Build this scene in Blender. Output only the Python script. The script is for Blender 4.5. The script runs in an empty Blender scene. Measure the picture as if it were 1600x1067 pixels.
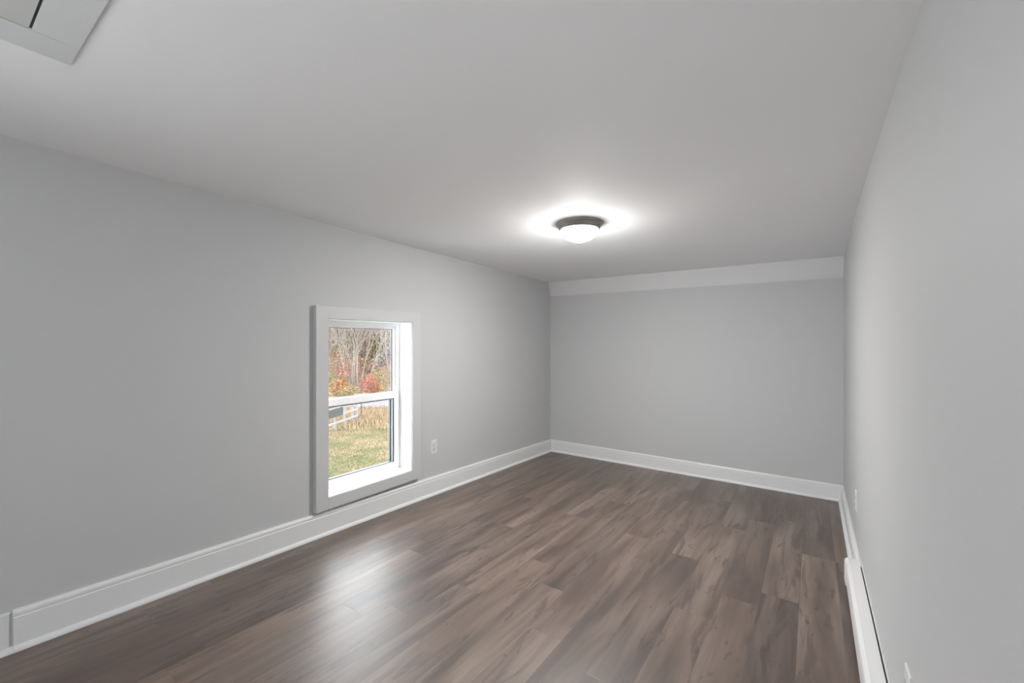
import bpy, bmesh, math, random
from mathutils import Vector, Matrix
random.seed(7)
S = bpy.context.scene
C = S.collection
H = 1.35                       # camera height above the far end of the sagging floor
CZ = 0.921 * H                 # camera height above z = 0
TH = math.atan(470 / 667)      # yaw of the camera off the room's long axis

# ---------------------------------------------------------------- camera
cd = bpy.data.cameras.new('camera'); cam = bpy.data.objects.new('camera', cd); C.objects.link(cam)
cd.sensor_width = 36.0; cd.lens = 36.0 * 667 / 1600; cd.clip_start = 0.02; cd.clip_end = 500
cam.location = (0, 0, CZ); cam.rotation_euler = (math.pi / 2, 0, TH)
S.camera = cam

# ---------------------------------------------------------------- sky and exposure
W = bpy.data.worlds.new('overcast_sky'); S.world = W; W.use_nodes = True
nt = W.node_tree; nt.nodes.clear()
out = nt.nodes.new('ShaderNodeOutputWorld'); bg = nt.nodes.new('ShaderNodeBackground')
bg.inputs[0].default_value = (0.93, 0.97, 1.0, 1); bg.inputs[1].default_value = 8.5
nt.links.new(bg.outputs[0], out.inputs[0])
S.view_settings.view_transform = 'Standard'; S.view_settings.look = 'None'
S.view_settings.exposure = 0.13; S.view_settings.gamma = 1.0
S.view_settings.use_curve_mapping = False
S.cycles.max_bounces = 10; S.cycles.diffuse_bounces = 7; S.cycles.glossy_bounces = 4
S.cycles.transparent_max_bounces = 16
S.cycles.use_denoising = True

def area(name, loc, aim, sx, sy, watts, col=(1, 1, 1)):
    l = bpy.data.lights.new(name, 'AREA'); l.shape = 'RECTANGLE'; l.size = sx; l.size_y = sy
    l.energy = watts; l.color = col
    o = bpy.data.objects.new(name, l); C.objects.link(o); o.location = loc
    o.rotation_euler = Vector(aim).to_track_quat('-Z', 'Z').to_euler()
    return o
XL, XR = -1.965 * H, 0.157 * H
YN = -2.30
# added fill lights for the room, set at two made-up windows behind the camera
area('fill_near_end', (-.45, YN - 0.12, 1.05), (0, 1, .9), 1.0, .8, 26, (1.0, 0.99, 0.98))
area('fill_near_left', (XL - 0.2, -1.2, 0.95), (1, 0, 0), 1.1, 1.1, 24, (0.96, 0.98, 1.0))
LAMP = 430.0      # straight below the bowl; its sides give less

# ---------------------------------------------------------------- helpers
def link(name, me, m=None, parent=None):
    o = bpy.data.objects.new(name, me); C.objects.link(o)
    if m: me.materials.append(m)
    if parent: o.parent = parent
    return o
def tag(o, label=None, cat=None, group=None, kind=None):
    if label: o['label'] = label
    if cat: o['category'] = cat
    if group: o['group'] = group
    if kind: o['kind'] = kind
    return o
def empty(name, loc=(0, 0, 0)):
    o = bpy.data.objects.new(name, None); C.objects.link(o); o.location = loc
    o.empty_display_size = 0.1
    return o
class MB:
    def __init__(s, org=(0, 0, 0)): s.v = []; s.f = []; s.o = Vector(org)
    def vert(s, p): s.v.append(tuple(Vector(p) - s.o)); return len(s.v) - 1
    def box(s, a, b):
        x0, y0, z0 = a; x1, y1, z1 = b
        s.hexa([(x0,y0,z0),(x1,y0,z0),(x1,y1,z0),(x0,y1,z0)], [(x0,y0,z1),(x1,y0,z1),(x1,y1,z1),(x0,y1,z1)])
    def hexa(s, lo, hi):
        i = len(s.v)
        for p in lo + hi: s.vert(p)
        s.f += [(i,i+3,i+2,i+1),(i+4,i+5,i+6,i+7)] + [(i+k, i+(k+1)%4, i+4+(k+1)%4, i+4+k) for k in range(4)]
    def loft(s, rings, cap=True):
        """rings of equal length point lists, joined in order"""
        n = len(rings[0]); i = len(s.v)
        for r in rings:
            for p in r: s.vert(p)
        for a in range(len(rings) - 1):
            for k in range(n):
                s.f.append((i+a*n+k, i+a*n+(k+1)%n, i+(a+1)*n+(k+1)%n, i+(a+1)*n+k))
        if cap:
            s.f.append(tuple(i + k for k in range(n))[::-1]); j = i + (len(rings)-1)*n
            s.f.append(tuple(j + k for k in range(n)))
    def tube(s, pts, rads, n=5):
        rings = []
        for k, p in enumerate(pts):
            p = Vector(p); d = (Vector(pts[min(k+1, len(pts)-1)]) - Vector(pts[max(k-1, 0)])).normalized()
            u = d.orthogonal().normalized(); w = d.cross(u)
            rings.append([p + rads[k] * (math.cos(t)*u + math.sin(t)*w) for t in [2*math.pi*q/n for q in range(n)]])
        s.loft(rings)
    def lathe(s, prof, c, n=64):
        i = len(s.v); m = len(prof)
        for k in range(n):
            t = 2 * math.pi * k / n
            for r, z in prof: s.vert((c[0] + r*math.cos(t), c[1] + r*math.sin(t), c[2] + z))
        for k in range(n):
            for j in range(m - 1):
                a, b = i + k*m, i + ((k+1) % n)*m
                s.f.append((a+j, b+j, b+j+1, a+j+1))
    def build(s, name, m, parent=None, smooth=False, bevel=0, fix=True):
        me = bpy.data.meshes.new(name); me.from_pydata(s.v, [], s.f)
        if fix:
            bm = bmesh.new(); bm.from_mesh(me)
            bmesh.ops.remove_doubles(bm, verts=bm.verts, dist=1e-6)
            bmesh.ops.recalc_face_normals(bm, faces=bm.faces)
            bm.to_mesh(me); bm.free()
        if smooth:
            for p in me.polygons: p.use_smooth = True
        o = link(name, me, m, parent)
        if bevel:
            md = o.modifiers.new('bevel', 'BEVEL'); md.width = bevel; md.segments = 2; md.limit_method = 'ANGLE'
        return o

# ---------------------------------------------------------------- materials
def mat(name, col=(0.8, 0.8, 0.8), rough=0.5, metal=0.0, spec=0.5, bump=None, var=None, vs=2.0):
    m = bpy.data.materials.new(name); m.use_nodes = True; n = m.node_tree; b = n.nodes['Principled BSDF']
    b.inputs['Base Color'].default_value = (*col, 1); b.inputs['Roughness'].default_value = rough
    b.inputs['Metallic'].default_value = metal; b.inputs['Specular IOR Level'].default_value = spec
    tc = n.nodes.new('ShaderNodeTexCoord')
    if var:
        t = n.nodes.new('ShaderNodeTexNoise'); t.inputs['Scale'].default_value = vs; t.inputs['Detail'].default_value = 4
        r = n.nodes.new('ShaderNodeValToRGB'); r.color_ramp.elements[0].position = .3; r.color_ramp.elements[1].position = .7
        r.color_ramp.elements[0].color = (*col, 1); r.color_ramp.elements[1].color = (*var, 1)
        n.links.new(tc.outputs['Object'], t.inputs[0]); n.links.new(t.outputs[0], r.inputs[0])
        n.links.new(r.outputs[0], b.inputs['Base Color'])
    if bump:
        t = n.nodes.new('ShaderNodeTexNoise'); t.inputs['Scale'].default_value = bump[0]; t.inputs['Detail'].default_value = 3
        q = n.nodes.new('ShaderNodeBump'); q.inputs['Strength'].default_value = bump[1]; q.inputs['Distance'].default_value = bump[2]
        n.links.new(tc.outputs['Object'], t.inputs[0]); n.links.new(t.outputs[0], q.inputs['Height']); n.links.new(q.outputs[0], b.inputs['Normal'])
    return m
M = {}
M['wall'] = mat('pale_grey_wall_paint', (0.482, 0.486, 0.490), .62, spec=.3, bump=(220, .12, .002))
M['ceiling'] = mat('ceiling_paint', (0.835, 0.835, 0.845), .75, spec=.2, bump=(160, .15, .002))
M['trim'] = mat('white_trim_paint', (0.665, 0.67, 0.675), .38, bump=(60, .05, .002))
M['casing'] = mat('window_casing_paint', (0.50, 0.505, 0.51), .5, bump=(60, .05, .002))
M['vinyl'] = mat('white_vinyl', (0.90, 0.905, 0.91), .35)
M['gasket'] = mat('dark_gasket', (0.05, 0.05, 0.055), .6)
M['spacer'] = mat('aluminium_spacer', (0.30, 0.34, 0.40), .4, metal=.3)
M['plastic'] = mat('white_plastic', (0.62, 0.62, 0.62), .35)
M['slot'] = mat('outlet_slot_dark', (0.03, 0.03, 0.03), .6)
M['heater'] = mat('white_enamelled_steel', (0.66, 0.66, 0.66), .4)
M['nickel'] = mat('brushed_nickel', (0.33, 0.32, 0.31), .38, metal=.85)
M['screw'] = mat('screw_metal', (.5, .5, .5), .35, metal=.9)
M['panel'] = mat('hatch_panel_paint', (0.55, 0.55, 0.54), .7)
M['gap'] = mat('dark_gap', (0.06, 0.06, 0.06), .9)

g = bpy.data.materials.new('window_glass'); g.use_nodes = True; n = g.node_tree; n.nodes.clear()
o_ = n.nodes.new('ShaderNodeOutputMaterial'); mx = n.nodes.new('ShaderNodeMixShader'); tr = n.nodes.new('ShaderNodeBsdfTransparent')
gl = n.nodes.new('ShaderNodeBsdfGlossy'); gl.inputs['Roughness'].default_value = .02
lw = n.nodes.new('ShaderNodeLayerWeight'); lw.inputs[0].default_value = .5
pw = n.nodes.new('ShaderNodeMath'); pw.operation = 'POWER'; pw.inputs[1].default_value = 5; n.links.new(lw.outputs['Facing'], pw.inputs[0])
fr = n.nodes.new('ShaderNodeMath'); fr.operation = 'MULTIPLY_ADD'; fr.inputs[1].default_value = .9; fr.inputs[2].default_value = .025; n.links.new(pw.outputs[0], fr.inputs[0])
tr.inputs[0].default_value = (.97, .98, .98, 1)
n.links.new(fr.outputs[0], mx.inputs[0]); n.links.new(tr.outputs[0], mx.inputs[1]); n.links.new(gl.outputs[0], mx.inputs[2]); n.links.new(mx.outputs[0], o_.inputs[0])
M['glass'] = g

m = mat('lit_frosted_glass', (0.9, 0.9, 0.9), .4); b = m.node_tree.nodes['Principled BSDF']
b.inputs['Emission Color'].default_value = (1.0, 0.985, 0.96, 1); n = m.node_tree; ge = n.nodes.new('ShaderNodeNewGeometry'); sx = n.nodes.new('ShaderNodeSeparateXYZ'); n.links.new(ge.outputs['Normal'], sx.inputs[0])
mr = n.nodes.new('ShaderNodeMapRange'); mr.interpolation_type = 'SMOOTHSTEP'       # the bowl is set to glow most underneath, keeping the ceiling halo small
for i_, v_ in ((1, -1.0), (2, -.40), (3, LAMP), (4, LAMP * .02)): mr.inputs[i_].default_value = v_
n.links.new(sx.outputs[2], mr.inputs[0]); n.links.new(mr.outputs[0], b.inputs['Emission Strength'])
M['dome'] = m

def floor_mat():
    m = bpy.data.materials.new('laminate_planks'); m.use_nodes = True; n = m.node_tree; L = n.links.new
    b = n.nodes['Principled BSDF']
    def N(t, **k):
        x = n.nodes.new(t)
        for a, v in k.items(): setattr(x, a, v)
        return x
    def mth(op, a, c=None, d=None):
        x = N('ShaderNodeMath', operation=op)
        for i, q in enumerate((a, c, d)):
            if q is None: continue
            if isinstance(q, (int, float)): x.inputs[i].default_value = q
            else: L(q, x.inputs[i])
        return x.outputs[0]
    def ramp(src, stops):
        r = N('ShaderNodeValToRGB'); e = r.color_ramp.elements
        while len(e) < len(stops): e.new(.5)
        for q, (p, c) in zip(e, stops): q.position = p; q.color = (*c, 1) if len(c) == 3 else c
        L(src, r.inputs[0]); return r.outputs[0]
    def noise(vec, sc, det, rough=.5, dist=0):
        t = N('ShaderNodeTexNoise'); t.inputs['Scale'].default_value = sc; t.inputs['Detail'].default_value = det
        t.inputs['Roughness'].default_value = rough; t.inputs['Distortion'].default_value = dist
        L(vec, t.inputs['Vector']); return t.outputs[0]
    def comb(x, y, z):
        q = N('ShaderNodeCombineXYZ')
        for i, a in enumerate((x, y, z)):
            if isinstance(a, (int, float)): q.inputs[i].default_value = a
            else: L(a, q.inputs[i])
        return q.outputs[0]
    def wn(v):
        t = N('ShaderNodeTexWhiteNoise', noise_dimensions='3D'); L(v, t.inputs['Vector']); return t
    def mix(f, a, c, bt='MIX'):
        q = N('ShaderNodeMix', data_type='RGBA', blend_type=bt)
        if isinstance(f, (int, float)): q.inputs[0].default_value = f
        else: L(f, q.inputs[0])
        for i, z in ((6, a), (7, c)):
            if isinstance(z, tuple): q.inputs[i].default_value = (*z, 1)
            else: L(z, q.inputs[i])
        return q.outputs[2]
    tc = N('ShaderNodeTexCoord'); sp = N('ShaderNodeSeparateXYZ'); L(tc.outputs['Object'], sp.inputs[0])
    x, y = sp.outputs[0], sp.outputs[1]
    PW, PL = 0.165, 1.22
    u = mth('DIVIDE', mth('ADD', x, 20.02), PW); row = mth('FLOOR', u); fu = mth('SUBTRACT', u, row)
    rr = wn(comb(row, 3.7, 0)).outputs['Value']
    v = mth('ADD', mth('DIVIDE', mth('ADD', y, 20), PL), mth('MULTIPLY', rr, 7.0)); col = mth('FLOOR', v); fv = mth('SUBTRACT', v, col)
    w = wn(comb(row, col, 1.3)); pr = w.outputs['Value']; sc = N('ShaderNodeSeparateColor'); L(w.outputs['Color'], sc.inputs[0])
    offx, offy = mth('MULTIPLY', sc.outputs[0], 37.0), mth('MULTIPLY', sc.outputs[1], 53.0)
    # grain coordinates, each plank from another piece of wood
    gx = mth('ADD', x, offx); gy = mth('ADD', y, offy)
    warp = noise(comb(mth('MULTIPLY', gx, 3.0), mth('MULTIPLY', gy, 1.3), 0), 1.0, 2)
    gxw = mth('ADD', gx, mth('MULTIPLY', warp, 0.035))
    big = noise(comb(mth('MULTIPLY', gxw, 9.0), mth('MULTIPLY', gy, 1.0), 0), 1.0, 3, .55, .4)
    mid = noise(comb(mth('MULTIPLY', gxw, 46.0), mth('MULTIPLY', gy, 2.0), 3), 1.0, 5, .62, .2)
    fine = noise(comb(mth('MULTIPLY', gxw, 150.0), mth('MULTIPLY', gy, 6.0), 5), 1.0, 3, .6)
    base = ramp(big, [(.34, (.058, .037, .028)), (.45, (.110, .077, .059)), (.54, (.160, .116, .091)), (.66, (.220, .167, .135))])
    base = mix(mth('MULTIPLY', ramp(mid, [(.42, (0, 0, 0)), (.68, (1, 1, 1))]), .50), base, (.110, .078, .062))
    base = mix(mth('MULTIPLY', fine, .16), base, (.14, .105, .09))
    # long dark mineral streaks
    st = noise(comb(mth('MULTIPLY', gxw, 12.0), mth('MULTIPLY', gy, 1.5), 9), 1.0, 5, .6, .8)
    base = mix(ramp(st, [(.55, (0, 0, 0)), (.62, (.75, .75, .75))]), base, (.062, .042, .036))
    # small knots
    vo = N('ShaderNodeTexVoronoi', feature='F1'); vo.inputs['Scale'].default_value = 1.0
    L(comb(mth('MULTIPLY', gxw, 4.5), mth('MULTIPLY', gy, 1.8), 0), vo.inputs['Vector'])
    base = mix(ramp(vo.outputs['Distance'], [(.02, (.7, .7, .7)), (.10, (0, 0, 0))]), base, (.08, .053, .045))
    kn = noise(comb(mth('MULTIPLY', gxw, 21.0), mth('MULTIPLY', gy, 6.5), 21), 1.0, 3, .6, 1.2)
    base = mix(ramp(kn, [(.63, (0, 0, 0)), (.675, (.75, .75, .75))]), base, (.052, .035, .030))
    # plank to plank tone and hue
    tone = ramp(pr, [(0.0, (.68, .67, .68)), (.5, (.92, .91, .92)), (1.0, (1.16, 1.15, 1.14))])
    base = mix(1.0, base, tone, 'MULTIPLY')
    base = mix(mth('MULTIPLY', sc.outputs[2], .22), base, (.160, .108, .076))
    # seams
    ex = mth('MINIMUM', fu, mth('SUBTRACT', 1.0, fu)); ey = mth('MINIMUM', fv, mth('SUBTRACT', 1.0, fv))
    seam = mth('MINIMUM', mth('MULTIPLY', ex, PW), mth('MULTIPLY', ey, PL))
    sm = ramp(mth('MULTIPLY', seam, 100.0), [(.06, (1, 1, 1)), (.16, (0, 0, 0))])
    base = mix(mth('MULTIPLY', sm, .5), base, (.08, .06, .05))
    L(base, b.inputs['Base Color'])
    L(mth('ADD', mth('MULTIPLY', mid, .12), .33), b.inputs['Roughness'])
    b.inputs['Specular IOR Level'].default_value = .85
    b.inputs['Coat Weight'].default_value = .2; b.inputs['Coat Roughness'].default_value = .40
    bp = N('ShaderNodeBump'); bp.inputs['Strength'].default_value = .25; bp.inputs['Distance'].default_value = .0012
    L(mth('SUBTRACT', mth('ADD', mth('MULTIPLY', fine, .5), mth('MULTIPLY', mid, .5)), sm), bp.inputs['Height']); L(bp.outputs[0], b.inputs['Normal'])
    return m
M['floor'] = floor_mat()

# ---------------------------------------------------------------- the room shell (all heights relative to z = 0)
def lerp_tab(t, y):
    if y <= t[0][0]: return t[0][1]
    for (a, p), (b_, q) in zip(t, t[1:]):
        if y <= b_: return p + (q - p) * (y - a) / (b_ - a)
    return t[-1][1]
def zf(y): return CZ - (0.921 + 0.0233 * y / H) * H            # the floor sinks towards the far end
CL = [(-3, .625), (.0, .622), (.228, .612), (.475, .602), (1.03, .587), (1.75, .5655), (3.30, .538), (3.5, .536)]
CR = [(-3, .612), (.6, .603), (1.02, .597), (1.30, .596), (1.7, .592), (2.38, .582), (2.9, .556), (3.35, .526), (3.5, .524)]
def zc(x, y):                                                 # the ceiling sags with it
    t = (x - XL) / (XR - XL); t = min(1.15, max(-.15, t))
    return CZ + ((1 - t) * lerp_tab(CL, y / H) + t * lerp_tab(CR, y / H)) * H
YBL, YBR = 3.40 * H, 3.373 * H
def yb(x): return YBL + (YBR - YBL) * (x - XL) / (XR - XL)
WT = 0.20                                                     # outer wall thickness
wy0, wy1, wz0, wz1 = 1.180 * H, 1.741 * H, CZ - .774 * H, CZ + .122 * H       # rough opening of the window

# floor
mb = MB(); ys = [YN - .3, 0, 2.4, YBL + .3]
for a, c in zip(ys, ys[1:]):
    mb.hexa([(XL-.3, a, zf(a)-.12), (XR+.3, a, zf(a)-.12), (XR+.3, c, zf(c)-.12), (XL-.3, c, zf(c)-.12)],
            [(XL-.3, a, zf(a)), (XR+.3, a, zf(a)), (XR+.3, c, zf(c)), (XL-.3, c, zf(c))])
tag(mb.build('floor', M['floor']), kind='structure')

# ceiling: a gently sagging slab
mb = MB(); nx, ny = 12, 60
xs = [XL - .3 + (XR - XL + .6) * i / nx for i in range(nx + 1)]
yy = [YN - .3 + (YBL + .6 - YN) * j / ny for j in range(ny + 1)]
idx = {}
for j, y in enumerate(yy):
    for i, x in enumerate(xs):
        idx[i, j, 0] = mb.vert((x, y, zc(x, y))); idx[i, j, 1] = mb.vert((x, y, zc(x, y) + .15))
for j in range(ny):
    for i in range(nx):
        mb.f.append((idx[i,j,0], idx[i,j+1,0], idx[i+1,j+1,0], idx[i+1,j,0])); mb.f.append((idx[i,j,1], idx[i+1,j,1], idx[i+1,j+1,1], idx[i,j+1,1]))
for i in range(nx):
    mb.f.append((idx[i,0,0], idx[i+1,0,0], idx[i+1,0,1], idx[i,0,1])); mb.f.append((idx[i,ny,0], idx[i,ny,1], idx[i+1,ny,1], idx[i+1,ny,0]))
for j in range(ny):
    mb.f.append((idx[0,j,0], idx[0,j,1], idx[0,j+1,1], idx[0,j+1,0])); mb.f.append((idx[nx,j,0], idx[nx,j+1,0], idx[nx,j+1,1], idx[nx,j,1]))
tag(mb.build('ceiling', M['ceiling'], smooth=False), kind='structure')

# left wall with the low window and an unseen one added behind the camera to let light in
n2 = (-1.75, -.65, .40, 1.50)                                  # y0, y1, z0, z1 of the second opening
mb = MB()
def wl(y0, y1, z0, z1): mb.box((XL - WT, y0, z0), (XL, y1, z1))
TOPZ, BOTZ = 2.25, -.35
wl(YN - .25, n2[0], BOTZ, TOPZ); wl(n2[0], n2[1], BOTZ, n2[2]); wl(n2[0], n2[1], n2[3], TOPZ)
wl(n2[1], wy0, BOTZ, TOPZ); wl(wy0, wy1, BOTZ, wz0); wl(wy0, wy1, wz1, TOPZ); wl(wy1, YBL + .25, BOTZ, TOPZ)
tag(mb.build('wall_left', M['wall']), kind='structure')
mb = MB(); mb.box((XR, YN - .25, BOTZ), (XR + .15, YBL + .25, TOPZ)); tag(mb.build('wall_right', M['wall']), kind='structure')
mb = MB()
mb.hexa([(XL-.02, YBL, BOTZ), (XR+.02, YBR, BOTZ), (XR+.02, YBR+.2, BOTZ), (XL-.02, YBL+.2, BOTZ)],
        [(XL-.02, YBL, TOPZ), (XR+.02, YBR, TOPZ), (XR+.02, YBR+.2, TOPZ), (XL-.02, YBL+.2, TOPZ)])
tag(mb.build('wall_back', M['wall']), kind='structure')
# wall behind the camera with a wide opening added to let light in
nw = (-1.0, .08, .60, 1.50)
mb = MB()
for x0, x1, z0, z1 in ((XL-.02, nw[0], BOTZ, TOPZ), (nw[0], nw[1], BOTZ, nw[2]), (nw[0], nw[1], nw[3], TOPZ), (nw[1], XR+.02, BOTZ, TOPZ)):
    mb.box((x0, YN - .2, z0), (x1, YN, z1))
tag(mb.build('wall_front', M['wall']), kind='structure')

# slanted strip where the back wall meets the ceiling
mb = MB()
zbL, zbR = CZ + .4134 * H, CZ + .400 * H
def strip(x, z0):
    return [(x, yb(x) - .001, z0), (x, yb(x) - .060, zc(x, yb(x)) + .02), (x, yb(x) + .05, zc(x, yb(x)) + .02), (x, yb(x) + .05, z0)]
mb.loft([strip(XL - .01, zbL), strip(XR + .01, zbR)])
tag(mb.build('trim_1', mat('strip_paint', (0.60, 0.60, 0.605), .6)), kind='structure')

# ---------------------------------------------------------------- baseboards
def board_profile(th, h, shoe=True):
    """(out, up) points of a moulded board, bottom to top"""
    p = [(0, 0), (th + .017, 0), (th + .017, .006), (th + .014, .013), (th + .007, .019), (th, .021)] if shoe else [(0, 0), (th, 0)]
    p += [(th, h - .030), (th - .003, h - .027), (th - .003, h - .022), (th - .001, h - .020), (th - .002, h - .010), (th - .006, h - .003), (th - .010, h), (0, h)]
    return p
def ztop(y): return CZ - (.8055 + .0277 * (y / H - .184)) * H
mb = MB(); rings = []
for y in (.184 * H, 1.13 * H, 2.3 * H, YBL - .002):
    rings.append([(XL + a, y, zf(y) + b_) for a, b_ in board_profile(.020, ztop(y) - zf(y))])
mb.loft(rings); tag(mb.build('baseboard_left', M['trim']), kind='structure')
# plain older board left of the moulded one, with a round-over at its end
mb = MB(); rings = []
def plain(y, th, h): return [(XL, y, zf(y)), (XL + .036, y, zf(y)), (XL + .036, y, zf(y) + .006), (XL + .030, y, zf(y) + .016), (XL + th, y, zf(y) + .021), (XL + th, y, zf(y) + h - .003), (XL + th - .003, y, zf(y) + h), (XL, y, zf(y) + h)]
rings = [plain(YN + .005, .024, .158), plain(.150 * H, .024, .158), plain(.166 * H, .021, .158), plain(.176 * H, .014, .157), plain(.180 * H, .007, .156), plain(.1839 * H, .006, .156)]
mb.loft(rings); tag(mb.build('baseboard_left_2', M['trim']), kind='structure')
mb = MB()
def bprof(x):
    h = (ztop(YBL) - zf(YBL)) + (0.100 * H - (ztop(YBL) - zf(YBL))) * (x - XL) / (XR - XL)
    return [(x, yb(x) - a, zf(yb(x)) + b_) for a, b_ in board_profile(.018, h)]
mb.loft([bprof(XL + .001), bprof(XR - .001)]); tag(mb.build('baseboard_back', M['trim']), kind='structure')
HY1 = 2.19 * H                                                 # far end of the heater
mb = MB(); rings = []
for y in (HY1 + .004, 2.8 * H, YBR - .002):
    h = CZ - (.883 + .0137 * (y / H - 2.24)) * H - zf(y)
    rings.append([(XR - a, y, zf(y) + b_) for a, b_ in board_profile(.020, h)])
mb.loft(rings); tag(mb.build('baseboard_right', M['trim']), kind='structure')

# ---------------------------------------------------------------- window
def frame(mb, x0, x1, oy0, oy1, oz0, oz1, iy0, iy1, iz0, iz1):
    mb.box((x0, oy0, oz0), (x1, iy0, oz1)); mb.box((x0, iy1, oz0), (x1, oy1, oz1))
    mb.box((x0, iy0, oz0), (x1, iy1, iz0)); mb.box((x0, iy0, iz1), (x1, iy1, oz1))
def build_window(name, oy, oz, casing=True):
    """oy, oz: clear opening between the jamb liners"""
    y0, y1 = oy; z0, z1 = oz
    org = (XL, (y0 + y1) / 2, z0)
    w = empty(name, org); tag(w, kind='structure')
    A = lambda: MB(org)
    LT = .012                                                 # liner board thickness
    cx = XL + .036
    # casing boards round the opening, proud of the wall
    c = A(); cw = .0865
    frame(c, XL - .001, cx, y0 - cw, y1 + cw, z0 - .080, z1 + .084, y0 + .0, y1 - .0, z0 + .0, z1 - .0)
    c.build('window_casing', M['casing'], w, bevel=.0015)
    # reveal liners
    l = A(); frame(l, XL - WT + .01, cx - .010, y0 - LT, y1 + LT, z0 - LT, z1 + LT, y0 + .004, y1 - .004, z0 + .004, z1 - .004)
    l.build('window_reveal', M['vinyl'], w, bevel=.001)
    xs0 = XL - .082 * H                                        # room-side face of the lower sash
    zm = CZ - .301 * H if casing is True else (z0 + z1) / 2     # top of the meeting rail
    Y0, Y1, Z0, Z1 = y0 + .004, y1 - .004, z0 + .004, z1 - .004
    # vinyl track frame against the reveal
    f = A(); frame(f, xs0 - .085, xs0 - .004, Y0, Y1, Z0, Z1, Y0 + .018, Y1 - .018, Z0 + .012, Z1 - .022)
    f.build('window_track', M['vinyl'], w, bevel=.001)
    # lower sash
    s = A(); sy0, sy1 = Y0 + .010, Y1 - .010; gy0, gy1 = sy0 + .048, sy1 - .048; gz0, gz1 = Z0 + .056, zm - .050
    frame(s, xs0 - .030, xs0, sy0, sy1, Z0 + .002, zm, gy0, gy1, gz0, gz1)
    lo = s.build('lower_sash', M['vinyl'], w, bevel=.0025)
    q = A(); frame(q, xs0 - .024, xs0 - .006, gy0, gy1, gz0, gz1, gy0 + .003, gy1 - .003, gz0 + .003, gz1 - .004); q.build('gasket', M['gasket'], lo)
    q = A(); frame(q, xs0 - .022, xs0 - .012, gy0 + .003, gy1 - .003, gz0 + .003, gz1 - .004, gy0 + .011, gy1 - .011, gz0 + .006, gz1 - .010); q.build('spacer', M['spacer'], lo)
    q = A(); q.box((xs0 - .018, gy0 + .003, gz0 + .003), (xs0 - .014, gy1 - .003, gz1 - .004)); q.build('glass_pane', M['glass'], lo)
    q = A(); q.box((xs0 - .020, (sy0+sy1)/2 - .030, zm), (xs0 + .003, (sy0+sy1)/2 + .030, zm + .006)); q.box((xs0 - .012, (sy0+sy1)/2 - .008, zm + .006), (xs0 + .004, (sy0+sy1)/2 + .022, zm + .012))
    q.build('sash_lock', M['vinyl'], lo, bevel=.002)
    # upper sash behind it
    xu = xs0 - .036
    s = A(); ty0, ty1 = Y0 + .014, Y1 - .014; hy0, hy1 = ty0 + .030, ty1 - .030; hz0, hz1 = zm + .0, Z1 - .046
    frame(s, xu - .030, xu, ty0, ty1, zm - .045, Z1 - .008, hy0, hy1, hz0, hz1)
    q = A(); frame(q, xs0 - .052, xs0 - .036, Y0 + .018, Y1 - .018, Z0 + .012, zm - .02, gy0 + .010, gy1 - .016, gz0 + .002, zm - .045); q.build('screen_frame', mat('dark_screen_frame', (.035, .045, .06), .5), w)
    up = s.build('upper_sash', M['vinyl'], w, bevel=.0025)
    q = A(); frame(q, xu - .024, xu - .006, hy0, hy1, hz0, hz1, hy0 + .002, hy1 - .002, hz0 + .002, hz1 - .003); q.build('gasket', M['gasket'], up)
    q = A(); q.box((xu - .018, hy0 + .002, hz0 + .002), (xu - .014, hy1 - .002, hz1 - .003)); q.build('glass_pane', M['glass'], up)
    return w
build_window('window_1', (1.192 * H, 1.729 * H), (CZ - .764 * H, CZ + .112 * H))
build_window('added_window_2', (n2[0] + .016, n2[1] - .016), (n2[2] + .016, n2[3] - .016), casing='plain')  # unseen window, added to bring more light into the room
# unseen wide window, added behind the camera for its light
w = empty('added_window_3', ((nw[0]+nw[1])/2, YN, nw[2])); tag(w, kind='structure'); org = w.location
def yframe(mb, y0, y1, o, i):
    mb.box((o[0], y0, o[2]), (i[0], y1, o[3])); mb.box((i[1], y0, o[2]), (o[1], y1, o[3]))
    mb.box((i[0], y0, o[2]), (i[1], y1, i[2])); mb.box((i[0], y0, i[3]), (i[1], y1, o[3]))
a = MB(org); yframe(a, YN - .001, YN + .02, (nw[0]-.085, nw[1]+.085, nw[2]-.085, nw[3]+.085), nw); a.build('window_casing', M['trim'], w, bevel=.001)
a = MB(org); yframe(a, YN - .09, YN - .04, nw, (nw[0]+.05, nw[1]-.05, nw[2]+.05, nw[3]-.05)); a.box(((nw[0]+nw[1])/2-.03, YN-.09, nw[2]+.05), ((nw[0]+nw[1])/2+.03, YN-.04, nw[3]-.05)); a.build('window_sash', M['vinyl'], w, bevel=.001)
a = MB(org); a.box((nw[0]+.05, YN-.068, nw[2]+.05), (nw[1]-.05, YN-.064, nw[3]-.05)); a.build('glass_pane', M['glass'], w)

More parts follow.
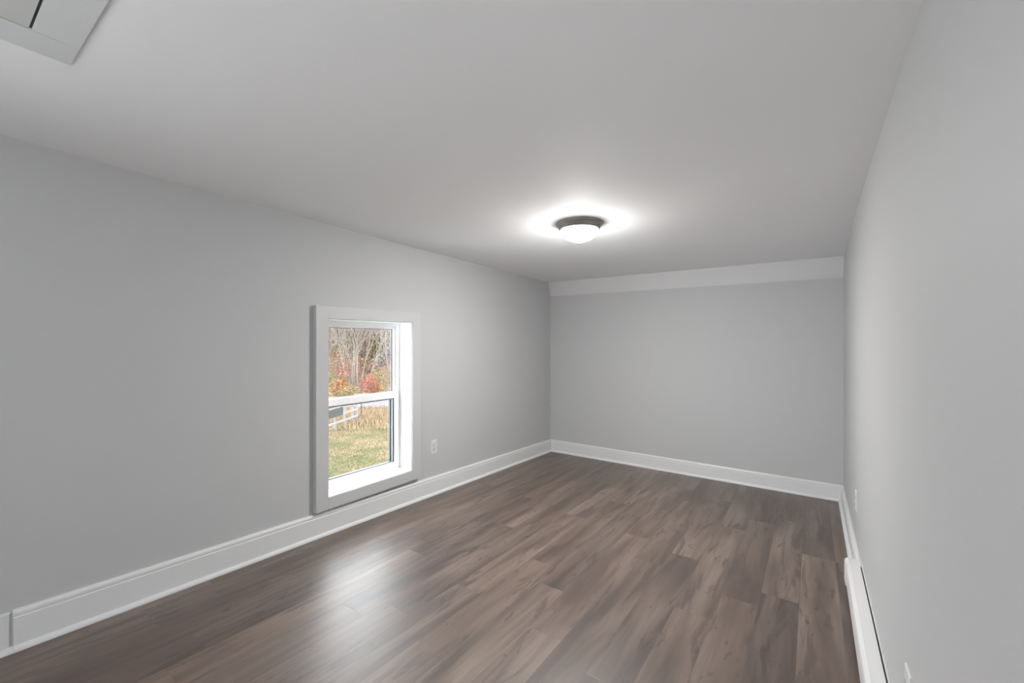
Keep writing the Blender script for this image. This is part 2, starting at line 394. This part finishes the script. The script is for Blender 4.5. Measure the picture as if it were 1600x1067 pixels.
# ---------------------------------------------------------------- outlets
def outlet(loc, rz, label):
    """a duplex outlet; local +x points out of the wall, y along it"""
    r = empty('wall_outlet', loc); r.rotation_euler = (0, 0, rz)
    tag(r, label, 'outlet')
    a = MB(); hw, hh = .035, .0575; t = .0055
    a.loft([[(0, -hw, -hh), (0, hw, -hh), (0, hw, hh), (0, -hw, hh)], [(t*.55, -hw, -hh), (t*.55, hw, -hh), (t*.55, hw, hh), (t*.55, -hw, hh)],
            [(t, -hw+.003, -hh+.003), (t, hw-.003, -hh+.003), (t, hw-.003, hh-.003), (t, -hw+.003, hh-.003)]])
    a.build('cover_plate', M['plastic'], r)
    for sgn in (-1, 1):
        a = MB(); c = sgn * .0195
        pts = []
        for k in range(24):
            q = 2*math.pi*k/24; pts.append((max(-.0135, min(.0135, .0172*math.cos(q))), .0172*math.sin(q)))
        a.loft([[(t - .001, p, c + z) for p, z in pts], [(t + .0022, p*.97, c + z*.97) for p, z in pts]])
        f = a.build('socket', mat('socket_plastic', (.56, .56, .56), .4), r)
        a = MB()
        for sy, hh2 in ((-.0062, .0040), (.0062, .0032)): a.box((t + .0015, sy - .0009, c + .003 - hh2), (t + .0026, sy + .0009, c + .003 + hh2))
        a.box((t + .0015, -.002, c - .0105), (t + .0026, .002, c - .0065))
        a.build('socket_slots', M['slot'], f)
    a = MB(); a.lathe([(0, .0012), (.002, .0011), (.0027, .0004), (.0027, -.001)], (0, 0, 0), 16)
    s = a.build('screw', M['screw'], r, smooth=True); s.rotation_euler = (0, math.pi/2, 0); s.location = (t, 0, 0)
    return r
outlet((XL, 1.915 * H * 1.006, CZ - .668 * H), 0, 'white duplex outlet on the left wall, right of the window')
outlet((XR, 2.40 * H, CZ - .697 * H), math.pi, 'white outlet seen edge-on on the right wall near the back corner')
outlet((XR, 1.150 * H, CZ - .697 * H), math.pi, 'white outlet on the right wall above the baseboard heater, cut by the bottom edge')

# ---------------------------------------------------------------- baseboard heater on the right wall
hy0 = -.35; D = .068
r = empty('baseboard_heater', (XR, (hy0 + HY1) / 2, zf((hy0 + HY1) / 2)))
tag(r, 'long white electric baseboard heater along the foot of the right wall', 'heater')
org = r.location
def hprof(y, pts): return [(XR - a, y, zf(y) + b_) for a, b_ in pts]
HH = .140
a = MB(org)                                                   # front cover: sloped top panel, rounded front
a.loft([hprof(y, [(.010, HH), (.014, HH), (D - .016, HH - .004), (D - .003, HH - .014), (D, HH - .026), (D, .030), (D - .010, .022), (D - .012, .026), (D - .004, .034), (D - .004, HH - .026), (D - .008, HH - .018), (.014, HH - .007), (.010, HH - .007)]) for y in (hy0 + .01, HY1 - .085)])
a.build('front_cover', M['heater'], r)
a = MB(org); a.loft([hprof(y, [(.0, .015), (.0, HH - .002), (.004, HH - .002), (.004, .015)]) for y in (hy0, HY1 - .01)]); a.build('back_plate', M['heater'], r)
a = MB(org); a.loft([hprof(y, [(.004, HH - .016), (.011, HH - .016), (.011, HH - .010), (.004, HH - .010)]) for y in (hy0 + .01, HY1 - .02)]); a.build('air_slot', M['gap'], r)
for y0_, y1_ in ((HY1 - .088, HY1), (hy0, hy0 + .06)):
    a = MB(org); e = .0035
    a.loft([hprof(y, [(.004, HH - .001), (D - .014, HH - .002), (D + e - .004, HH - .010), (D + e, HH - .022), (D + e, .016), (.004, .016)]) for y in (y0_, y1_)])
    a.build('end_cap', M['heater'], r, bevel=.002)
a = MB(org); a.loft([[(XR - .035 + .009*math.cos(q), y, zf(y) + .062 + .009*math.sin(q)) for q in [2*math.pi*k/10 for k in range(10)]] for y in (hy0 + .03, HY1 - .07)]); a.build('heating_element', M['screw'], r)

# ---------------------------------------------------------------- ceiling light
lx, ly = -.933 * H, 1.896 * H; lz = zc(lx, ly)
r = empty('ceiling_light', (lx, ly, lz)); tag(r, 'round flush ceiling light with grey metal ring and glowing white glass bowl', 'ceiling light')
a = MB(); a.lathe([(0, .004), (.150, .004), (.154, 0), (.155, -.005), (.151, -.010), (.145, -.014), (.140, -.022), (.134, -.032), (.130, -.040), (.126, -.042), (.122, -.040), (.120, -.030), (0, -.030)], (0, 0, 0), 72)
a.build('metal_ring', M['nickel'], r, smooth=True)
a = MB(); pr = []
for k in range(15):
    q = k / 14 * math.pi / 2; pr.append((.1235 * math.cos(q) ** .9 if k < 14 else 0.0, -.036 - .082 * math.sin(q) ** 1.1))
a.lathe(pr, (0, 0, 0), 72); a.build('glass_bowl', M['dome'], r, smooth=True)
a = MB(); a.lathe([(0, -.117), (.010, -.117), (.011, -.120), (.006, -.123), (.0085, -.128), (.005, -.134), (0, -.136)], (0, 0, 0), 24); a.build('finial', mat('dark_finial_metal', (.05, .05, .05), .5, metal=.5), r, smooth=True)

# ---------------------------------------------------------------- attic hatch in the near-left of the ceiling
hx0, hx1, hy_0, hy_1 = -1.333 * H, -.80 * H, -.42 * H, .207 * H
cxm, cym = (hx0 + hx1) / 2, (hy_0 + hy_1) / 2
r = empty('attic_hatch', (cxm, cym, zc(cxm, cym))); tag(r, 'white cased attic hatch in the ceiling at the top left corner', 'attic hatch'); org = r.location
def slab(mb, x0, x1, y0, y1, d0, d1):
    P = lambda d: [(x, y, zc(x, y) + d) for x, y in ((x0, y0), (x1, y0), (x1, y1), (x0, y1))]
    mb.hexa(P(d0), P(d1))
a = MB(org); cwx, cwy = .088 * H, .066 * H; T = .006
slab(a, hx0, hx0 + cwx, hy_0, hy_1, -T, .001); slab(a, hx1 - cwx, hx1, hy_0, hy_1, -T, .001)
slab(a, hx0 + cwx, hx1 - cwx, hy_1 - cwy, hy_1, -T, .001); slab(a, hx0 + cwx, hx1 - cwx, hy_0, hy_0 + cwy, -T, .001)
a.build('hatch_casing', mat('hatch_casing_paint', (.64, .645, .65), .6), r, bevel=.0015)
a = MB(org); slab(a, hx0 + cwx + .006, hx1 - cwx - .006, hy_0 + cwy + .006, hy_1 - cwy - .006, -.006, .0012); a.build('hatch_panel', M['panel'], r)
a = MB(org); slab(a, hx0 + cwx, hx1 - cwx, hy_0 + cwy, hy_1 - cwy, -.002, .0008); a.build('panel_gap', M['gap'], r)

# ================================================================ OUTDOORS
GZ = CZ - 4.0
ct, stn = math.cos(TH), math.sin(TH)
def gp(px, s, z=GZ):
    """a point of the garden at forward distance s, bearing of the window view"""
    q = (px - 800) / 667
    return Vector(((ct * q - stn) * s, (ct + stn * q) * s, z))
VD = (gp(565, 1, 0)).normalized()                              # looking out of the window
VR = Vector((VD.y, -VD.x, 0))

M['lawn'] = None
m = mat('autumn_lawn', (.12, .10, .05), .95, spec=.1); n = m.node_tree; b = n.nodes['Principled BSDF']; tc = n.nodes['Texture Coordinate']
def nz(sc, det, stops):
    t = n.nodes.new('ShaderNodeTexNoise'); t.inputs['Scale'].default_value = sc; t.inputs['Detail'].default_value = det; t.inputs['Roughness'].default_value = .65
    q = n.nodes.new('ShaderNodeValToRGB'); e = q.color_ramp.elements
    while len(e) < len(stops): e.new(.5)
    for k, (p, c) in zip(e, stops): k.position = p; k.color = (*c, 1)
    n.links.new(tc.outputs['Object'], t.inputs[0]); n.links.new(t.outputs[0], q.inputs[0]); return q.outputs[0]
c1 = nz(.8, 8, [(.38, (.066, .078, .034)), (.47, (.104, .096, .050)), (.54, (.135, .104, .064)), (.63, (.165, .122, .082))])
c2 = nz(9, 5, [(.3, (.66, .66, .62)), (.7, (1.05, 1.02, 1.0))])
mx = n.nodes.new('ShaderNodeMix'); mx.data_type = 'RGBA'; mx.blend_type = 'MULTIPLY'; mx.inputs[0].default_value = .8
n.links.new(c1, mx.inputs[6]); n.links.new(c2, mx.inputs[7]); n.links.new(mx.outputs[2], b.inputs['Base Color'])
M['lawn'] = m
def ground(name, s0, s1, m, dz=0., a=-400, c=1500, nseg=24, thick=.3):
    mb = MB(); pts0 = []
    for k in range(nseg):
        p, q = a + (c - a) * k / nseg, a + (c - a) * (k + 1) / nseg
        A_, B_, C_, D_ = gp(p, s0), gp(q, s0), gp(q, s1), gp(p, s1)
        up = Vector((0, 0, dz)); dn = Vector((0, 0, -thick))
        mb.hexa([v + dn for v in (A_, B_, C_, D_)], [v + up for v in (A_, B_, C_, D_)])
    return tag(mb.build(name, m), kind='structure')
ground('lawn_ground', 3.5, 25.2, M['lawn'], a=-700, c=1000)
ground('gravel_road', 25.2, 30.0, mat('grey_road', (0.082, 0.076, 0.079), .95, var=(0.099, 0.090, 0.089), vs=1.5), dz=.0, a=-700, c=1000)
ground('verge_ground', 30.0, 110, mat('dry_verge', (0.155, 0.108, 0.062), .95, var=(0.124, 0.103, 0.052), vs=.6), dz=.0, a=-700, c=1000)

def blades(name, n_, fn, m, w=.03):
    v, f = [], []
    for _ in range(n_):
        p, h = fn(); t = random.uniform(0, 6.28); d = Vector((math.cos(t), math.sin(t), 0)) * w * random.uniform(.6, 1.3)
        ln = Vector((random.gauss(0, .25), random.gauss(0, .25), 1)) * h; i = len(v)
        v += [tuple(p - d), tuple(p + d), tuple(p + ln)]; f.append((i, i+1, i+2))
    me = bpy.data.meshes.new(name); me.from_pydata(v, [], f); return link(name, me, m)
dry = mat('dry_grass', (.27, .19, .125), .9, spec=.1, var=(.23, .175, .11), vs=.8)
tag(blades('tall_dry_grass', 26000, lambda: (gp(random.uniform(300, 760), min(24.9, max(19.3, random.gauss(23.0, 1.5)))), random.uniform(.08, .34)), dry, .03),
    'tall tan dry grass between the lawn and the road, seen through the window', 'grass', kind='stuff')
turf = mat('turf_blades', (.105, .105, .055), .9, spec=.1, var=(.15, .115, .07), vs=1.1)
tag(blades('lawn_grass', 26000, lambda: (gp(random.uniform(420, 680), random.uniform(9.5, 21)), random.uniform(.02, .06)), turf, .012),
    'short patchy green and tan lawn grass below the window', 'grass', kind='stuff')

# old pale wooden fence with a dark board panel
wood = mat('weathered_pale_wood', (0.206, 0.196, 0.199), .9, var=(0.170, 0.155, 0.150), vs=5)
fo = gp(545, 20.6)
r = empty('wooden_fence', fo); tag(r, 'weathered pale wooden rail fence at the far edge of the lawn', 'fence')
fdir = (gp(560, 22.0) - gp(527, 20.0)); fdir.z = 0; fdir.normalize()
frot = math.atan2(fdir.y, fdir.x); r.rotation_euler = (0, 0, frot)
for x in (-1.25, -.42, .32, .75):
    a = MB(); a.box((x - .045, -.04, -.1), (x + .045, .04, 1.05)); a.build('post', wood, r, bevel=.005)
for z in (.30, .62, .94):
    a = MB(); a.box((-2.6, -.065, z - .04), (.80, -.04, z + .05)); a.build('rail', wood, r)
a = MB()
for k in range(2): a.box((-2.6, -.10, .60 + .19 * k), (-.70, -.07, .78 + .19 * k))
a.build('board_panel', mat('dark_boards', (.028, .032, .030), .8, var=(.042, .044, .040), vs=4), r)
p = gp(564.7, 22.5); r = empty('metal_post', p); tag(r, 'thin dark metal post standing right of the pale fence', 'post')
a = MB(); a.tube([(0, 0, -.1), (0, 0, 1.5)], [.022, .022], 8); a.build('post_shaft', mat('dark_post_metal', (0.031, 0.031, 0.034), .6), r)

# ---- bare tree builder
def grow(mb, p, d, length, rad, depth, spread=.5, upw=.25, nk=3, twig=.006):
    pts = [p]; seg = 3 if depth > 0 else 2; cur = p.copy(); dd = d.normalized()
    for k in range(seg):
        dd = (dd + Vector((random.gauss(0, .09), random.gauss(0, .09), random.gauss(0, .05) + upw*.1))).normalized()
        cur = cur + dd * length / seg; pts.append(cur.copy())
    rads = [max(twig, rad * (1 - .5 * k / seg)) for k in range(seg + 1)]
    mb.tube(pts, rads, 5 if depth > 1 else 3)
    if depth <= 0: return
    for k in range(nk + (1 if depth > 2 else 0)):
        t = random.uniform(.35, 1.0); i = min(seg - 1, int(t * seg)); q = pts[i].lerp(pts[i+1], t * seg - i)
        side = Vector((random.gauss(0, 1), random.gauss(0, 1), random.gauss(0, .35))).normalized()
        nd = (dd * 1.0 + side * spread + Vector((0, 0, upw))).normalized()
        grow(mb, q, nd, length * random.uniform(.5, .78), rad * .5, depth - 1, spread * 1.05, upw, nk, twig)
bark = mat('pale_bark', (.185, .155, .130), .9, var=(.14, .115, .10), vs=3)
def leafcloud(name, n_, fn, m, size, parent):
    v, f = [], []
    for _ in range(n_):
        p = fn(); a_ = Vector((random.gauss(0, 1), random.gauss(0, 1), random.gauss(0, 1))).normalized(); c_ = a_.orthogonal().normalized(); e_ = a_.cross(c_)
        s = size * random.uniform(.5, 1.4); i = len(v)
        v += [tuple(p - c_*s*.5), tuple(p + e_*s*.32), tuple(p + c_*s*.6), tuple(p - e_*s*.32)]; f.append((i, i+1, i+2, i+3))
    me = bpy.data.meshes.new(name); me.from_pydata(v, [], f); return link(name, me, m, parent)
# the multi-stemmed pale tree in the middle of the view
p = gp(554, 33.0); r = empty('bare_tree', p); tag(r, 'pale bare multi-stemmed tree in the middle of the window view', 'tree')
a = MB()
for dx, lean, h, rd in ((-.10, -.10, 4.4, .085), (.05, .02, 4.0, .06), (.45, .0, 4.6, .075), (-.5, -.42, 3.6, .05), (.65, .55, 4.2, .06), (-.9, -.75, 3.2, .045), (.2, .28, 4.0, .045)):
    b0 = VR * dx * .6; d0 = (VR * lean + Vector((0, 0, 1)) + VD * random.uniform(-.2, .2))
    grow(a, b0, d0, h, rd, 4, .45, .30, 3, .011)
a.build('branches', bark, r, fix=False)
def ball(cx, cz, rx, rz, c=0):
    def f():
        while True:
            q = Vector((random.uniform(-1, 1), random.uniform(-1, 1), random.uniform(-1, 1)))
            if q.length < 1: return VR * (cx + q.x * rx) + VD * (c + q.y * rx) + Vector((0, 0, cz + q.z * rz))
    return f
leafcloud('last_leaves', 160, ball(0, 3.2, 2.6, 2.6), mat('pale_leaves', (0.320, 0.258, 0.196), .8), .09, r)

# shrubs on the far verge
shr = [('red', (.24, .055, .048), (.25, .11, .07)), ('orange', (0.289, 0.124, 0.039), (0.258, 0.155, 0.062)), ('straw', (0.258, 0.191, 0.098), (0.217, 0.175, 0.083)), ('green', (0.103, 0.103, 0.044), (0.155, 0.134, 0.057)), ('rust', (.19, .085, .055), (.20, .125, .075))]
SM = {k: mat(k + '_shrub_leaves', c, .85, spec=.2, var=v_, vs=1.6) for k, c, v_ in shr}
def shrub(px, s, w, h, kind, label, nl=900, z0=0.):
    r = empty('shrub', gp(px, s)); tag(r, label, 'shrub')
    a = MB()
    for k in range(6):
        grow(a, VR * random.uniform(-.1, .1), VR * random.uniform(-.7, .7) + VD * random.uniform(-.6, .6) + Vector((0, 0, 1)), h * .55, .02, 2, .5, .2, 3, .006)
    a.build('stems', bark, r, fix=False)
    leafcloud('foliage', nl, ball(0, z0 + h * .5, w, h * .5), SM[kind], .11, r)
shrub(577, 31.2, .75, 1.65, 'red', 'bright red leafed shrub at the foot of the bare tree, to its right', 800)
shrub(588, 31.5, .55, 1.1, 'orange', 'low orange shrub just right of the red shrub', 500)
shrub(534, 32.0, .45, 2.1, 'red', 'small red shrub at the left of the bare tree', 260, .4)
shrub(524, 31.6, 1.1, 1.25, 'orange', 'low spreading orange shrub at the left edge of the view', 900)
shrub(523, 34.0, 1.0, 1.5, 'green', 'olive green shrub behind the orange one at the left edge', 900)
shrub(545, 31.4, .8, .75, 'straw', 'low straw-coloured shrub before the foot of the bare tree', 500)
shrub(598, 34.5, 1.1, 2.0, 'straw', 'rounded straw-yellow shrub at the right edge of the view', 1100)
shrub(608, 32.6, .55, 2.9, 'rust', 'tall sparse rust-coloured shrub at the far right edge of the view', 300)
shrub(566, 36.5, 1.6, 2.8, 'rust', 'rust brown shrub behind the stems of the bare tree', 1500)
shrub(535, 38.5, 1.6, 3.3, 'rust', 'rust red thicket behind the left side of the bare tree', 1400)

# woodland behind: each tree a thing with trunk, branches and crown
kinds = {
    'mauve': ((.175, .125, .095), (.22, .165, .125)), 'olive': ((0.155, 0.150, 0.057), (0.217, 0.186, 0.077)),
    'amber': ((0.268, 0.165, 0.062), (0.237, 0.170, 0.088)), 'grey': ((0.196, 0.175, 0.165), (0.237, 0.206, 0.186))}
KM = {k: mat(k + '_woodland_leaves', a_, .9, spec=.15, var=b_, vs=1.3) for k, (a_, b_) in kinds.items()}
dark_bark = mat('woodland_bark', (0.186, 0.165, 0.155), .9)
protos = {}
for k in kinds:
    h = 9.0; r = empty('woodland_tree'); a = MB()
    grow(a, Vector((0, 0, 0)), Vector((.0, 0, 1)), 5.2, .12, 4, .22, .5, 3, .014)
    a.build('trunk_and_branches', dark_bark, r, fix=False)
    cl = [(Vector((max(-1.3, min(1.3, random.gauss(0, .8))), max(-1.3, min(1.3, random.gauss(0, .8))), random.uniform(.8, 8.6))), random.uniform(.5, 1.0)) for _ in range(26)]
    def fn():
        c_, q_ = random.choice(cl); return c_ + Vector((random.gauss(0, .5), random.gauss(0, .5), random.gauss(0, .5))) * q_
    leafcloud('crown', {'mauve': 8000, 'olive': 6500, 'amber': 6500, 'grey': 8000}[k], fn, KM[k], .15, r)
    protos[k] = [r, False]
def wood_tree(k, px, s, sc, label, group=None):
    root, used = protos[k]
    if used:
        o = root.copy(); C.objects.link(o)
        for ch in list(root.children):
            c_ = ch.copy(); C.objects.link(c_); c_.parent = o
    else: o = root; protos[k][1] = True
    o.location = gp(px, s); o.scale = (sc * random.uniform(.9, 1.1),) * 2 + (sc,); o.rotation_euler = (0, 0, random.uniform(0, 6.28))
    tag(o, label, 'tree', group)
G = 'woodland trees behind the verge'
wood_tree('amber', 514, 42, .75, 'amber yellow tree at the left edge of the view behind the shrubs', G)
wood_tree('olive', 530, 46, 1.0, 'olive yellow tree in the woodland behind the left stems', G)
wood_tree('amber', 556, 50, 1.05, 'tall amber tree rising behind the middle of the bare tree', G)
wood_tree('olive', 596, 44, .9, 'olive green tree in the woodland at the upper right of the view', G)
wood_tree('grey', 608, 40, .9, 'grey twiggy tree at the right edge of the view', G)
wood_tree('mauve', 572, 43, .8, 'mauve brown twiggy tree behind the right stems of the bare tree', G)
wood_tree('grey', 541, 41, .75, 'pale grey twiggy tree behind the left stem of the bare tree', G)
for px, s, k in ((505, 52, 'mauve'), (524, 55, 'grey'), (545, 57, 'mauve'), (566, 56, 'grey'), (585, 54, 'mauve'), (606, 56, 'grey'), (625, 52, 'mauve'),
                 (514, 61, 'olive'), (535, 63, 'mauve'), (555, 64, 'olive'), (576, 61, 'mauve'), (596, 60, 'mauve'), (616, 62, 'olive'),
                 (480, 50, 'olive'), (455, 54, 'mauve'), (645, 50, 'grey'), (670, 54, 'mauve'), (425, 50, 'grey'), (700, 52, 'amber'),
                 (395, 52, 'mauve'), (360, 48, 'olive'), (320, 50, 'grey'), (275, 46, 'mauve'), (225, 46, 'amber'), (170, 44, 'grey'), (110, 42, 'mauve'), (40, 40, 'olive'),
                 (632, 45, 'olive'), (655, 43, 'mauve'), (684, 46, 'grey'), (712, 44, 'olive'), (741, 45, 'mauve'), (690, 58, 'mauve'), (725, 58, 'grey'), (755, 58, 'olive'), (785, 47, 'amber'), (735, 54, 'mauve'), (770, 50, 'grey'), (810, 54, 'mauve'), (850, 52, 'olive'), (895, 54, 'grey'), (940, 50, 'mauve')):
    wood_tree(k, px, s, 1.15, 'tall twiggy autumn tree in the dense back rows of the woodland', 'back row woodland trees')
